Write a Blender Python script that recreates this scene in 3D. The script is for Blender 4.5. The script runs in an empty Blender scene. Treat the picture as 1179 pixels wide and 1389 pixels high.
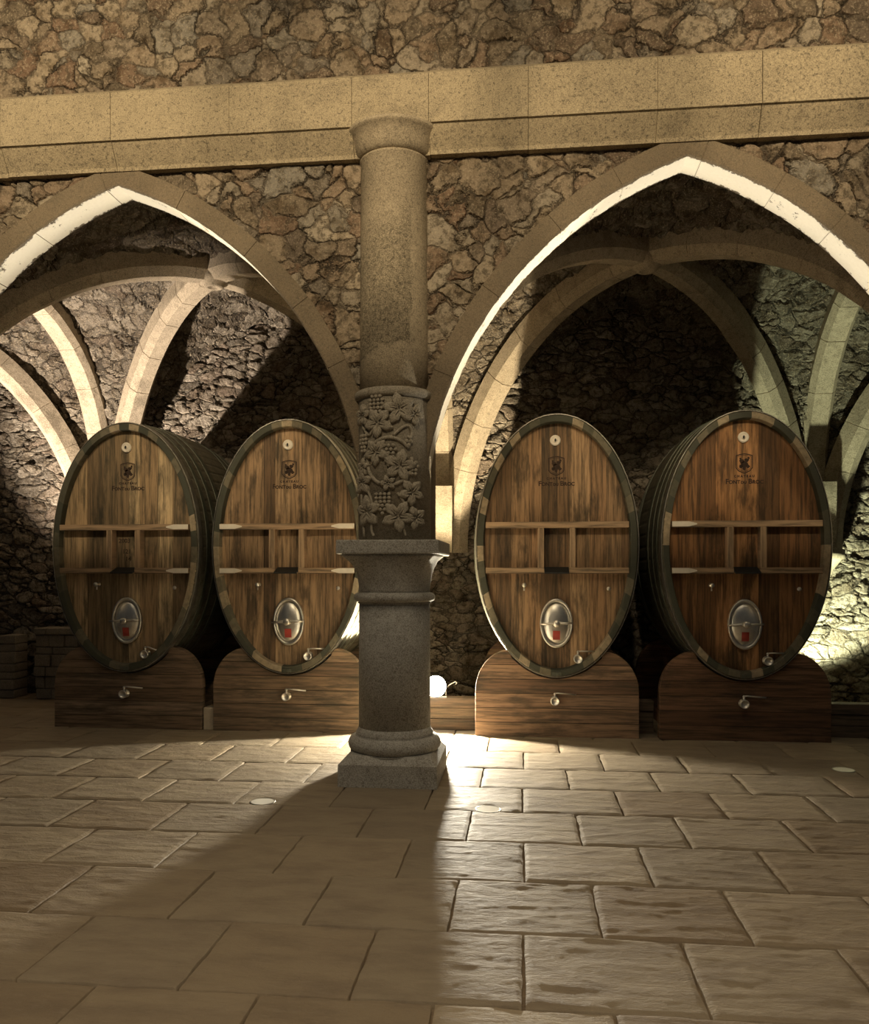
import bpy, bmesh, math, random
import numpy as np
from mathutils import Vector, Matrix, noise

random.seed(7)
rng = np.random.default_rng(7)
PI = math.pi
SC = bpy.context.scene
COL = SC.collection

# ------------------------------------------------------------------ helpers
def link(o, parent=None):
    COL.objects.link(o)
    if parent is not None:
        o.parent = parent
    return o

def tag(o, label=None, cat=None, group=None, kind=None):
    if label: o['label'] = label
    if cat: o['category'] = cat
    if group: o['group'] = group
    if kind: o['kind'] = kind
    return o

def thing(name, label, cat, loc=(0, 0, 0), group=None, rz=0.0):
    o = bpy.data.objects.new(name, None)
    o.empty_display_size = 0.2
    COL.objects.link(o)
    o.location = loc
    o.rotation_euler = (0, 0, rz)
    return tag(o, label, cat, group)

class MB:
    """collects shapes and links them as one mesh object"""
    def __init__(self):
        self.v, self.f, self.s = [], [], []
    def add(self, verts, faces, smooth=False):
        b = len(self.v)
        self.v += [tuple(p) for p in verts]
        self.f += [tuple(b + i for i in f) for f in faces]
        self.s += [smooth] * len(faces)
    def box(self, x0, x1, y0, y1, z0, z1, bev=0.0):
        if bev <= 0:
            v = [(x0,y0,z0),(x1,y0,z0),(x1,y1,z0),(x0,y1,z0),(x0,y0,z1),(x1,y0,z1),(x1,y1,z1),(x0,y1,z1)]
            self.add(v, [(0,3,2,1),(4,5,6,7),(0,1,5,4),(1,2,6,5),(2,3,7,6),(3,0,4,7)])
        else:
            bm = bmesh.new()
            bmesh.ops.create_cube(bm, size=1.0)
            for p in bm.verts:
                p.co = Vector(((x0+x1)/2 + p.co.x*(x1-x0), (y0+y1)/2 + p.co.y*(y1-y0), (z0+z1)/2 + p.co.z*(z1-z0)))
            bmesh.ops.bevel(bm, geom=bm.edges[:], offset=bev, segments=2, affect='EDGES', profile=0.6)
            self.bm(bm)
    def bm(self, bm, smooth=False):
        bm.verts.index_update()
        self.add([v.co[:] for v in bm.verts], [[v.index for v in f.verts] for f in bm.faces], smooth)
        bm.free()
    def prism(self, pts, y0, y1, bev=0.0):
        """outline in x,z pushed from y0 (front) to y1"""
        bm = bmesh.new()
        vs = [bm.verts.new((p[0], y0, p[1])) for p in pts]
        f = bm.faces.new(vs)
        r = bmesh.ops.extrude_face_region(bm, geom=[f])
        for e in r['geom']:
            if isinstance(e, bmesh.types.BMVert): e.co.y = y1
        bmesh.ops.recalc_face_normals(bm, faces=bm.faces[:])
        if bev > 0:
            ed = [e for e in bm.edges if abs(e.verts[0].co.y - e.verts[1].co.y) < 1e-6]
            bmesh.ops.bevel(bm, geom=ed, offset=bev, segments=2, affect='EDGES', profile=0.5)
        self.bm(bm)
    def lathe(self, prof, cx=0, cy=0, n=64, axis='z', smooth=True, sx=1.0, sy=1.0):
        """prof: list of (radius, height); axis z upright, axis y pointing to -y (towards the viewer)"""
        V, F = [], []
        for r, h in prof:
            for k in range(n):
                a = 2*PI*k/n
                if axis == 'z': V.append((cx + r*math.cos(a)*sx, cy + r*math.sin(a)*sy, h))
                else: V.append((cx + r*math.cos(a)*sx, -h, cy + r*math.sin(a)*sy))
        for i in range(len(prof)-1):
            for k in range(n):
                k2 = (k+1) % n
                a, b, c, d = i*n+k, i*n+k2, (i+1)*n+k2, (i+1)*n+k
                F.append((a, b, c, d))
        self.add(V, F, smooth)
        if prof[0][0] > 1e-6:
            self.add(V[:n], [tuple(reversed(range(n)))], False)
        if prof[-1][0] > 1e-6:
            self.add(V[-n:], [tuple(range(n))], False)
    def tube(self, pts, r, n=8, closed=False, caps=True):
        pts = [Vector(p) for p in pts]
        m = len(pts)
        V, F = [], []
        prev = None
        for i, p in enumerate(pts):
            if closed: t = (pts[(i+1) % m] - pts[i-1]).normalized()
            else: t = (pts[min(i+1, m-1)] - pts[max(i-1, 0)]).normalized()
            if prev is None:
                u = t.orthogonal().normalized()
            else:
                u = (prev - t*prev.dot(t)).normalized()
            prev = u
            w = t.cross(u)
            rr = r[i] if isinstance(r, (list, tuple)) else r
            for k in range(n):
                a = 2*PI*k/n
                V.append(p + (u*math.cos(a) + w*math.sin(a))*rr)
        for i in range(m if closed else m-1):
            j = (i+1) % m
            for k in range(n):
                k2 = (k+1) % n
                F.append((i*n+k, i*n+k2, j*n+k2, j*n+k))
        self.add(V, F, True)
        if caps and not closed:
            self.add(V[:n], [tuple(reversed(range(n)))]); self.add(V[-n:], [tuple(range(n))])
    def ball(self, c, r, sub=2, sc=(1,1,1)):
        bm = bmesh.new()
        bmesh.ops.create_icosphere(bm, subdivisions=sub, radius=r)
        for v in bm.verts:
            v.co = Vector((c[0]+v.co.x*sc[0], c[1]+v.co.y*sc[1], c[2]+v.co.z*sc[2]))
        self.bm(bm, True)
    def mesh(self, name):
        me = bpy.data.meshes.new(name)
        me.from_pydata(self.v, [], self.f)
        me.polygons.foreach_set('use_smooth', self.s)
        me.update()
        return me
    def build(self, name, mat, parent=None, fix=True):
        me = self.mesh(name)
        if fix:
            bm = bmesh.new(); bm.from_mesh(me)
            bmesh.ops.remove_doubles(bm, verts=bm.verts[:], dist=1e-6)
            bmesh.ops.recalc_face_normals(bm, faces=bm.faces[:])
            bm.to_mesh(me); bm.free()
        me.materials.append(mat)
        return link(bpy.data.objects.new(name, me), parent)

# ------------------------------------------------------------------ node helpers
class NT:
    def __init__(self, name, rough=0.85, spec=0.3):
        self.mat = bpy.data.materials.new(name)
        self.mat.use_nodes = True
        self.t = self.mat.node_tree
        self.t.nodes.clear()
        self.out = self.t.nodes.new('ShaderNodeOutputMaterial')
        self.b = self.t.nodes.new('ShaderNodeBsdfPrincipled')
        self.b.inputs['Roughness'].default_value = rough
        self.b.inputs['Specular IOR Level'].default_value = spec
        self.t.links.new(self.b.outputs[0], self.out.inputs['Surface'])
    def n(self, typ, **kw):
        nd = self.t.nodes.new('ShaderNode' + typ)
        for k, v in kw.items(): setattr(nd, k, v)
        return nd
    def set(self, sock, val):
        if hasattr(val, 'is_output'): self.t.links.new(val, sock)
        else: sock.default_value = val
        return self
    def math(self, op, a, b=None, clamp=False):
        nd = self.n('Math', operation=op, use_clamp=clamp)
        self.set(nd.inputs[0], a)
        if b is not None: self.set(nd.inputs[1], b)
        return nd.outputs[0]
    def vmath(self, op, a, b=None):
        nd = self.n('VectorMath', operation=op)
        self.set(nd.inputs[0], a)
        if b is not None: self.set(nd.inputs[1], b)
        return nd.outputs[0]
    def mapping(self, vec, scale=(1,1,1), loc=(0,0,0)):
        nd = self.n('Mapping')
        self.set(nd.inputs['Vector'], vec)
        nd.inputs['Scale'].default_value = scale
        nd.inputs['Location'].default_value = loc
        return nd.outputs[0]
    def noise(self, vec, scale, detail=4, rough=0.55, color=False):
        nd = self.n('TexNoise')
        self.set(nd.inputs['Vector'], vec)
        nd.inputs['Scale'].default_value = scale
        nd.inputs['Detail'].default_value = detail
        nd.inputs['Roughness'].default_value = rough
        return nd.outputs['Color' if color else 'Fac']
    def ramp(self, fac, stops, interp='LINEAR'):
        nd = self.n('ValToRGB')
        nd.color_ramp.interpolation = interp
        e = nd.color_ramp.elements
        while len(e) < len(stops): e.new(0.5)
        for i, (p, c) in enumerate(stops):
            e[i].position = p
            e[i].color = (c[0], c[1], c[2], 1) if not isinstance(c, (int, float)) else (c, c, c, 1)
        self.set(nd.inputs[0], fac)
        return nd.outputs[0]
    def maprange(self, val, a, b, c=0.0, d=1.0, smooth=False):
        nd = self.n('MapRange', interpolation_type='SMOOTHSTEP' if smooth else 'LINEAR')
        self.set(nd.inputs[0], val)
        for i, x in enumerate((a, b, c, d)): nd.inputs[i+1].default_value = x
        return nd.outputs[0]
    def mix(self, fac, a, b, blend='MIX'):
        nd = self.n('Mix', data_type='RGBA', blend_type=blend)
        self.set(nd.inputs[0], fac)
        for i, x in ((6, a), (7, b)):
            if isinstance(x, tuple) and len(x) == 3: x = (*x, 1)
            self.set(nd.inputs[i], x)
        return nd.outputs[2]
    def attr(self, name, out='Vector'):
        nd = self.n('Attribute', attribute_name=name)
        return nd.outputs[out]
    def color(self, c):
        if isinstance(c, tuple) and len(c) == 3: c = (*c, 1)
        return self.set(self.b.inputs['Base Color'], c)
    def bump(self, h, dist=0.01, strength=1.0):
        nd = self.n('Bump')
        nd.inputs['Distance'].default_value = dist
        nd.inputs['Strength'].default_value = strength
        self.set(nd.inputs['Height'], h)
        self.t.links.new(nd.outputs[0], self.b.inputs['Normal'])
    def disp(self, h, scale, mid=0.5):
        nd = self.n('Displacement')
        self.set(nd.inputs['Height'], h)
        nd.inputs['Scale'].default_value = scale
        nd.inputs['Midlevel'].default_value = mid
        self.t.links.new(nd.outputs[0], self.out.inputs['Displacement'])
        self.mat.displacement_method = 'BOTH'

def simple(name, col, rough=0.6, metal=0.0, spec=0.4, var=0.25, nscale=14, bump=0.15):
    m = NT(name, rough, spec)
    p = m.n('TexCoord').outputs['Object']
    f = m.noise(p, nscale, 5)
    lo = tuple(c*(1-var) for c in col); hi = tuple(min(1, c*(1+var)) for c in col)
    m.color(m.ramp(f, [(0.3, lo), (0.7, hi)]))
    m.b.inputs['Metallic'].default_value = metal
    if bump: m.bump(m.noise(p, nscale*4, 3), 0.003, bump)
    return m.mat

def rubble(name, scale, stretch, stops, mortar, depth, seed=0.0, edge=0.09, det=0.35, spread=0.35, mw=0.03, grime=0.72):
    m = NT(name, 0.92, 0.15)
    p0 = m.attr('rest')
    p = m.mapping(p0, tuple(scale*s for s in stretch), (seed, seed*1.7, seed*0.3))
    half = (0.5, 0.5, 0.5)
    d0 = m.vmath('MULTIPLY', m.vmath('SUBTRACT', m.noise(p, 0.45, 2, 0.5, True), half), (2.4, 2.4, 2.4))
    d1 = m.vmath('MULTIPLY', m.vmath('SUBTRACT', m.noise(p, 2.3, 3, 0.6, True), half), (0.42, 0.42, 0.42))
    d2 = m.vmath('MULTIPLY', m.vmath('SUBTRACT', m.noise(p, 9.0, 3, 0.6, True), half), (0.13, 0.13, 0.13))
    q = m.vmath('ADD', m.vmath('ADD', p, d0), m.vmath('ADD', d1, d2))
    ve = m.n('TexVoronoi', feature='DISTANCE_TO_EDGE'); m.set(ve.inputs['Vector'], q); ve.inputs['Scale'].default_value = 1
    vc = m.n('TexVoronoi', feature='F1'); m.set(vc.inputs['Vector'], q); vc.inputs['Scale'].default_value = 1
    rnd = m.n('SeparateColor'); m.set(rnd.inputs[0], vc.outputs['Color'])
    e = ve.outputs['Distance']
    fine = m.noise(p0, 17, 7, 0.7)
    fine2 = m.noise(p0, 60, 5, 0.72)
    med = m.noise(p0, 5, 5, 0.65)
    jw = m.noise(p0, 3.3, 3, 0.6)                              # joints open here, packed flush there
    openj = m.maprange(jw, 0.42, 0.60, 0.15, 1.0, True)
    stone = m.maprange(e, 0.0, edge, 0, 1, True)
    col = m.ramp(rnd.outputs[0], stops)
    col = m.mix(m.maprange(fine, 0.46, 0.60, 0.0, grime, True), col, (0.075, 0.058, 0.038))
    col = m.mix(m.maprange(fine2, 0.50, 0.66, 0.0, 0.55, True), col, (0.52, 0.43, 0.30))
    col = m.mix(m.maprange(med, 0.48, 0.66, 0.0, 0.75, True), col, m.mix(1.0, col, (0.42, 0.37, 0.31), 'MULTIPLY'))
    jm = m.math('MULTIPLY', m.maprange(e, mw*0.35, mw, 1.0, 0.0, True), 0.9)
    mcol = m.mix(openj, mortar, tuple(c*0.22 for c in mortar))
    m.color(m.mix(jm, col, mcol))
    h = m.math('MULTIPLY', stone, m.math('ADD', 0.45, m.math('MULTIPLY', rnd.outputs[1], spread)))
    h = m.math('MULTIPLY', h, m.maprange(openj, 0, 1, 0.45, 1.0))
    h = m.math('ADD', h, m.math('MULTIPLY', m.math('SUBTRACT', fine, 0.5), det))
    h = m.math('ADD', h, m.math('MULTIPLY', m.math('SUBTRACT', fine2, 0.5), det*0.45))
    h = m.math('ADD', h, m.math('MULTIPLY', m.math('SUBTRACT', med, 0.5), det*1.2))
    m.disp(h, depth, 0.62)
    return m.mat

def cutstone(name, col, spots=0.5, worn=(0.12, 0.10, 0.07), wornamt=0.5, bump=0.5, patch=False):
    m = NT(name, 0.9, 0.15)
    p = m.n('NewGeometry').outputs['Position']
    big = m.noise(p, 2.2, 4, 0.6)
    fine = m.noise(p, 38, 5, 0.7)
    vfine = m.noise(p, 110, 4, 0.75)
    base = m.mix(m.maprange(big, 0.35, 0.65), tuple(c*0.78 for c in col), tuple(min(1, c*1.12) for c in col))
    base = m.mix(m.maprange(big, 0.52, 0.66, 0, wornamt, True), base, worn)
    mid = m.noise(p, 13, 6, 0.72)
    base = m.mix(m.maprange(mid, 0.50, 0.62, 0, wornamt*0.6, True), base, tuple(c*1.5 for c in worn))
    base = m.mix(m.maprange(fine, 0.53, 0.63, 0, spots, True), base, worn)
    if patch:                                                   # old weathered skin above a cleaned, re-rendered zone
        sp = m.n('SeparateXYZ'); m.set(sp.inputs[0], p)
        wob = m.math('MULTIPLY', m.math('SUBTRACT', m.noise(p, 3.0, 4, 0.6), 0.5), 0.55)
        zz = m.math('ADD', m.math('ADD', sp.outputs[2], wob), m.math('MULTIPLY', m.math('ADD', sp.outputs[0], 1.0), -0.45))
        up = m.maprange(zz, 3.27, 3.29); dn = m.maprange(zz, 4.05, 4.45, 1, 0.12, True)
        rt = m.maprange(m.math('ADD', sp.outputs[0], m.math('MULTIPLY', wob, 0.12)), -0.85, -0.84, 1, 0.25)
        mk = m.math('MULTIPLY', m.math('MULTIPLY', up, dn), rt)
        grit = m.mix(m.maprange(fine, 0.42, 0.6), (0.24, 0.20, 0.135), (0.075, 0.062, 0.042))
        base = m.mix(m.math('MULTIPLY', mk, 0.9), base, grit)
    base = m.mix(m.maprange(vfine, 0.47, 0.62, 0, 0.5), base, tuple(min(1, c*1.45) for c in col))
    base = m.mix(m.maprange(vfine, 0.50, 0.40, 0, 0.4), base, worn)
    m.color(base)
    h = m.math('ADD', fine, m.math('MULTIPLY', vfine, 0.5))
    h = m.math('ADD', h, m.noise(p, 9, 4))
    m.bump(h, 0.012, bump)
    return m.mat

def planks(name, stops, width, across='x', tint=True, rough=0.7, stain=(0.035, 0.035, 0.028), stainamt=0.7, boards=False):
    """boards: colour by board index, grain along the boards"""
    m = NT(name, rough, 0.25)
    p = m.n('TexCoord').outputs['Object']
    oi = m.n('ObjectInfo')
    sx = m.n('SeparateXYZ'); m.set(sx.inputs[0], p)
    if across == 'x': a, l = sx.outputs[0], sx.outputs[2]
    else: a, l = sx.outputs[2], sx.outputs[0]
    shift = m.math('MULTIPLY', oi.outputs['Alpha'], 37.0)
    cell = m.math('MULTIPLY', m.attr('board', 'Fac'), 53.0) if boards else m.math('FLOOR', m.math('DIVIDE', a, width))
    wn = m.n('TexWhiteNoise', noise_dimensions='2D')
    cv = m.n('CombineXYZ'); m.set(cv.inputs[0], cell); m.set(cv.inputs[1], shift)
    m.set(wn.inputs['Vector'], cv.outputs[0])
    r = wn.outputs['Value']
    gv = m.n('CombineXYZ')
    m.set(gv.inputs[0], m.math('MULTIPLY', a, 40.0))
    m.set(gv.inputs[1], m.math('ADD', m.math('MULTIPLY', r, 30.0), shift))
    m.set(gv.inputs[2], m.math('MULTIPLY', l, 2.2))
    grain = m.noise(gv.outputs[0], 1.0, 6, 0.65)
    gs = m.n('CombineXYZ')
    m.set(gs.inputs[0], m.math('MULTIPLY', a, 6.0))
    m.set(gs.inputs[1], m.math('ADD', r, shift))
    m.set(gs.inputs[2], m.math('MULTIPLY', l, 1.6))
    blot = m.noise(gs.outputs[0], 1.0, 5, 0.65)
    col = m.ramp(r, stops)
    col = m.mix(m.maprange(grain, 0.38, 0.58, 0.72, 0.0), col, stain)
    col = m.mix(m.maprange(blot, 0.50, 0.68, 0.0, stainamt, True), col, stain)
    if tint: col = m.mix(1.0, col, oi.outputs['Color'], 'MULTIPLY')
    fr = m.math('SUBTRACT', m.math('FRACT', m.math('DIVIDE', a, width)), 0.5)
    jt = m.maprange(m.math('ABSOLUTE', fr), 0.5 - 0.008/width*0.5, 0.5, 0.0, 1.0)
    if boards: jt = 0.0
    m.color(m.mix(jt, col, (0.012, 0.01, 0.008)))
    h = m.math('SUBTRACT', m.math('MULTIPLY', grain, 0.6), m.math('MULTIPLY', jt, 1.5))
    m.bump(h, 0.006, 0.8)
    return m.mat

# ------------------------------------------------------------------ materials
WALL_Y = 6.40                      # hall face of the arcade
warm_stops = [(0.0, (0.16, 0.125, 0.085)), (0.2, (0.30, 0.235, 0.16)), (0.4, (0.20, 0.13, 0.085)), (0.55, (0.36, 0.29, 0.20)),
              (0.7, (0.25, 0.225, 0.18)), (0.85, (0.15, 0.105, 0.07)), (1.0, (0.40, 0.34, 0.25))]
grey_stops = [(0.0, (0.16, 0.14, 0.115)), (0.3, (0.28, 0.245, 0.195)), (0.5, (0.20, 0.155, 0.12)), (0.7, (0.34, 0.30, 0.24)), (1.0, (0.38, 0.33, 0.27))]
M = {}
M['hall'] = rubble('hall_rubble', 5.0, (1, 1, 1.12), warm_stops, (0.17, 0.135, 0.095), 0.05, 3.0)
M['back'] = rubble('cellar_rubble', 4.6, (1, 1, 1.75), grey_stops, (0.10, 0.085, 0.065), 0.095, 11.0, edge=0.16, det=0.6, spread=0.5, mw=0.045)
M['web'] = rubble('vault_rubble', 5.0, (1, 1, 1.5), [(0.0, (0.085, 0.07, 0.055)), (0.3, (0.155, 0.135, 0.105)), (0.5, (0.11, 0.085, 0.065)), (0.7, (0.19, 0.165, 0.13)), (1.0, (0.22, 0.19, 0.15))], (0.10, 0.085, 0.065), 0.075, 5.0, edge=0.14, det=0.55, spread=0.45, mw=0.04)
M['lime'] = cutstone('limestone_cornice', (0.43, 0.35, 0.225), 0.85)
M['rib'] = cutstone('limestone_ribs', (0.40, 0.335, 0.245), 0.55, wornamt=0.7)
M['arch'] = cutstone('limestone_arch', (0.225, 0.175, 0.115), 0.6, wornamt=0.6)
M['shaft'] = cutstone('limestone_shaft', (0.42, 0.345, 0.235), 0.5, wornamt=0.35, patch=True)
M['carve'] = cutstone('carved_limestone', (0.37, 0.325, 0.25), 0.5, wornamt=0.5, bump=0.35)
M['column'] = cutstone('grey_limestone', (0.46, 0.44, 0.39), 0.5, wornamt=0.4)
head_stops = [(0.0, (0.20, 0.14, 0.09)), (0.2, (0.48, 0.35, 0.225)), (0.4, (0.27, 0.19, 0.12)), (0.6, (0.60, 0.455, 0.30)), (0.8, (0.42, 0.29, 0.18)), (1.0, (0.16, 0.12, 0.08))]
M['head'] = planks('cask_head_oak', head_stops, 0.155, 'x', stainamt=0.75, boards=True)
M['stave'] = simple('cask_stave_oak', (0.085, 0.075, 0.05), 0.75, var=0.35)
M['bar'] = planks('oak_bars', [(0, (0.36, 0.24, 0.145)), (1, (0.42, 0.29, 0.175))], 0.5, 'z', tint=False, stainamt=0.15)
M['post'] = planks('oak_posts', [(0, (0.36, 0.24, 0.145)), (1, (0.42, 0.29, 0.175))], 0.5, 'x', tint=False, stainamt=0.1)
M['stand'] = planks('stand_timber', [(0, (0.19, 0.13, 0.085)), (0.35, (0.28, 0.20, 0.135)), (0.6, (0.14, 0.095, 0.065)), (1, (0.33, 0.24, 0.165))], 0.14, 'z', stainamt=0.65)
M['kerb'] = planks('kerb_timber', [(0, (0.20, 0.15, 0.10)), (1, (0.15, 0.105, 0.07))], 0.112, 'z', tint=False, stainamt=0.4)
M['block'] = simple('pale_timber', (0.45, 0.38, 0.28), 0.8, var=0.15)
M['hoop'] = simple('painted_hoop_steel', (0.12, 0.125, 0.095), 0.45, 0.6, var=0.2)
M['rim'] = simple('bright_hoop_steel', (0.38, 0.36, 0.31), 0.38, 0.9, var=0.2)
M['white'] = simple('cream_paint_and_glint', (0.72, 0.66, 0.55), 0.5, var=0.08)  # true cream on the bung plates; on bar ends a painted steel glint
M['steel'] = simple('brushed_steel', (0.74, 0.71, 0.64), 0.36, 1.0, var=0.12, bump=0.05)
M['red'] = simple('red_label', (0.36, 0.05, 0.035), 0.6, var=0.2)
M['brand'] = simple('branded_wood', (0.035, 0.02, 0.012), 0.85, var=0.3)
M['chalk'] = simple('dark_marker', (0.06, 0.04, 0.025), 0.85, var=0.3)
M['slate'] = simple('black_slate', (0.02, 0.022, 0.022), 0.55, var=0.3)
M['black'] = simple('black_metal', (0.02, 0.02, 0.02), 0.5, 0.3)
M['disc'] = simple('frosted_glass', (0.75, 0.72, 0.64), 0.28, 0.0, 0.6, var=0.05, bump=0.02)
def soffit_mat():  # pale ground with dark flecks, denser towards both edges
    m = NT('pale_flecked_soffit', 0.85, 0.15)
    p = m.n('NewGeometry').outputs['Position']
    a = m.noise(p, 7, 6, 0.72); b = m.noise(p, 40, 4, 0.7); sp = m.n('SeparateXYZ'); m.set(sp.inputs[0], p)
    edge = m.maprange(m.math('ABSOLUTE', m.math('SUBTRACT', sp.outputs[1], WALL_Y + 0.105)), 0.085, 0.13, 0.0, 0.13, True)
    f = m.maprange(m.math('ADD', m.math('ADD', m.math('MULTIPLY', a, 0.75), m.math('MULTIPLY', b, 0.25)), edge), 0.58, 0.63, 0, 1, True)
    m.color(m.mix(f, m.mix(b, (0.80, 0.74, 0.62), (0.68, 0.61, 0.49)), (0.15, 0.12, 0.085)))
    m.bump(m.math('MULTIPLY', f, -1.0), 0.004, 0.6)
    return m.mat
M['soffit'] = soffit_mat()
M['quoin'] = cutstone('rough_quoin_stone', (0.27, 0.235, 0.185), 0.5)

def chime_mat():
    m = NT('stave_ends', 0.7, 0.25)
    p = m.n('TexCoord').outputs['Object']
    oi = m.n('ObjectInfo')
    s = m.n('SeparateXYZ'); m.set(s.inputs[0], p)
    ang = m.math('ARCTAN2', m.math('DIVIDE', m.math('SUBTRACT', s.outputs[2], 1.265), 1.6), s.outputs[0])
    c = m.math('FLOOR', m.math('MULTIPLY', ang, 7.3))
    v = m.n('CombineXYZ'); m.set(v.inputs[0], c); m.set(v.inputs[1], m.math('MULTIPLY', oi.outputs['Alpha'], 37.0))
    w = m.n('TexWhiteNoise', noise_dimensions='2D'); m.set(w.inputs['Vector'], v.outputs[0])
    col = m.ramp(w.outputs['Value'], [(0, (0.06, 0.062, 0.045)), (0.45, (0.10, 0.095, 0.065)), (0.62, (0.16, 0.14, 0.095)), (0.8, (0.36, 0.29, 0.19))], 'CONSTANT')
    col = m.mix(m.maprange(m.noise(p, 20, 5), 0.4, 0.7, 0, 0.5), col, (0.05, 0.05, 0.035))
    m.color(col); m.bump(m.noise(p, 60, 3), 0.004, 0.4)
    return m.mat
M['chime'] = chime_mat()

def floor_mat():
    m = NT('riven_flagstone', 0.7, 0.22)
    p = m.n('NewGeometry').outputs['Position']
    t = m.attr('tone', 'Fac')
    st = m.mapping(p, (1.0, 2.6, 1.0))
    a = m.noise(st, 3.0, 5, 0.6); b = m.noise(st, 16, 6, 0.65); c = m.noise(p, 90, 3, 0.6)
    col = m.ramp(t, [(0, (0.215, 0.16, 0.10)), (0.35, (0.30, 0.24, 0.16)), (0.7, (0.24, 0.195, 0.135)), (1.0, (0.335, 0.27, 0.18))])
    col = m.mix(m.maprange(a, 0.42, 0.68, 0, 0.5), col, (0.15, 0.11, 0.078))
    col = m.mix(m.maprange(b, 0.5, 0.75, 0, 0.4), col, (0.31, 0.26, 0.19))
    m.color(col)
    m.set(m.b.inputs['Roughness'], m.maprange(b, 0.3, 0.7, 0.62, 0.85))
    h = m.math('ADD', m.math('MULTIPLY', b, 1.0), m.math('MULTIPLY', c, 0.25))
    m.bump(h, 0.009, 0.9)
    return m.mat
M['floor'] = floor_mat()

def emit(name, col, s):
    m = bpy.data.materials.new(name); m.use_nodes = True
    t = m.node_tree; t.nodes.clear()
    o = t.nodes.new('ShaderNodeOutputMaterial'); e = t.nodes.new('ShaderNodeEmission')
    e.inputs[0].default_value = (*col, 1); e.inputs[1].default_value = s
    t.links.new(e.outputs[0], o.inputs[0])
    return m
M['lamp'] = emit('lamp_lens', (1.0, 0.97, 0.9), 60)

# ------------------------------------------------------------------ key dimensions
WALL_Y = 6.40                      # hall face of the arcade
BACK_Y = 10.35                     # back wall of the vaulted cellar
COLX = -1.007
BAYW = 4.446
BAYS = [1.216 - 2*BAYW, 1.216 - BAYW, 1.216, 1.216 + BAYW]
BOSS_Y = 8.45

def grid(name, P, mat, parent=None, toward=None, kind=None):
    """dense n x m x 3 sheet, normals turned to face the point `toward`"""
    n, m, _ = P.shape
    i = np.arange(n-1)[:, None]*m + np.arange(m-1)[None, :]
    F = np.stack([i, i+1, i+m+1, i+m], -1).reshape(-1, 4)
    V = P.reshape(-1, 3)
    c = P[n//2, m//2]
    nr = np.cross(P[n//2, m//2+1 if m//2+1 < m else m//2] - c + 1e-12, P[min(n//2+1, n-1), m//2] - c)
    if toward is not None and np.dot(nr, np.array(toward) - c) < 0:
        F = F[:, ::-1]
    me = bpy.data.meshes.new(name)
    me.from_pydata(V.tolist(), [], F.tolist())
    me.polygons.foreach_set('use_smooth', [True]*len(me.polygons))
    at = me.attributes.new('rest', 'FLOAT_VECTOR', 'POINT')
    at.data.foreach_set('vector', V.astype(np.float32).ravel())
    me.materials.append(mat); me.update()
    o = link(bpy.data.objects.new(name, me), parent)
    if kind: o['kind'] = kind
    return o

def join_grids(name, objs):
    """several sheets of one masonry surface become one object"""
    bm = bmesh.new()
    rest = []
    me = bpy.data.meshes.new(name)
    V, F = [], []
    for o in objs:
        b = len(V)
        V += [v.co[:] for v in o.data.vertices]
        F += [tuple(b+i for i in p.vertices) for p in o.data.polygons]
    bm.free()
    me.from_pydata(V, [], F)
    me.polygons.foreach_set('use_smooth', [True]*len(F))
    at = me.attributes.new('rest', 'FLOAT_VECTOR', 'POINT')
    at.data.foreach_set('vector', np.array(V, np.float32).ravel())
    me.materials.append(objs[0].data.materials[0]); me.update()
    for o in objs: bpy.data.objects.remove(o)
    o = link(bpy.data.objects.new(name, me))
    o['kind'] = 'structure'
    return o

# ---------------- arch curves: half arches as (distance from the crown line, height), springing -> crown
def arc2(e, z0, R, zs, n, top=True):
    a0 = math.asin(max(0.0, (zs - z0)/R)); a1 = math.acos(e/R)
    a = np.linspace(a0, a1, n)
    return R*np.cos(a) - e, z0 + R*np.sin(a)
FE, FZ, FR = 0.943, 1.9175, 2.938          # front arcade arch
def diag(b, sx, end, n):
    """round diagonal rib underside, springing -> boss: points and unit direction"""
    ex, ey = (sx*(BAYW/2 - 0.06), 6.70 - BOSS_Y) if end < 0 else (sx*(BAYW/2 - 0.27), 10.27 - BOSS_Y)
    run = math.hypot(ex, ey)
    a = np.linspace(0, PI/2, n)
    d = run*np.cos(a); z = 1.84 + 2.79*np.sin(a)
    return d*ex/run, d*ey/run, z, Vector((ex/run, ey/run, 0))
def front_half(off, n, zs=1.84):
    R = FR + off
    a0 = 0.0; a1 = math.acos(FE/R)
    a = np.linspace(a0, a1, n)
    return R*np.cos(a) - FE, FZ + R*np.sin(a)
def trans_half(off, n):
    R = 1.88 + off; z0 = 2.72
    k = max(4, int(n*0.24))
    za = np.linspace(1.84, z0, k, endpoint=False)
    a = np.linspace(0, PI/2, n-k)
    return np.concatenate([np.full(k, R), R*np.cos(a)]), np.concatenate([za, z0 + R*np.sin(a)])

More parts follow.
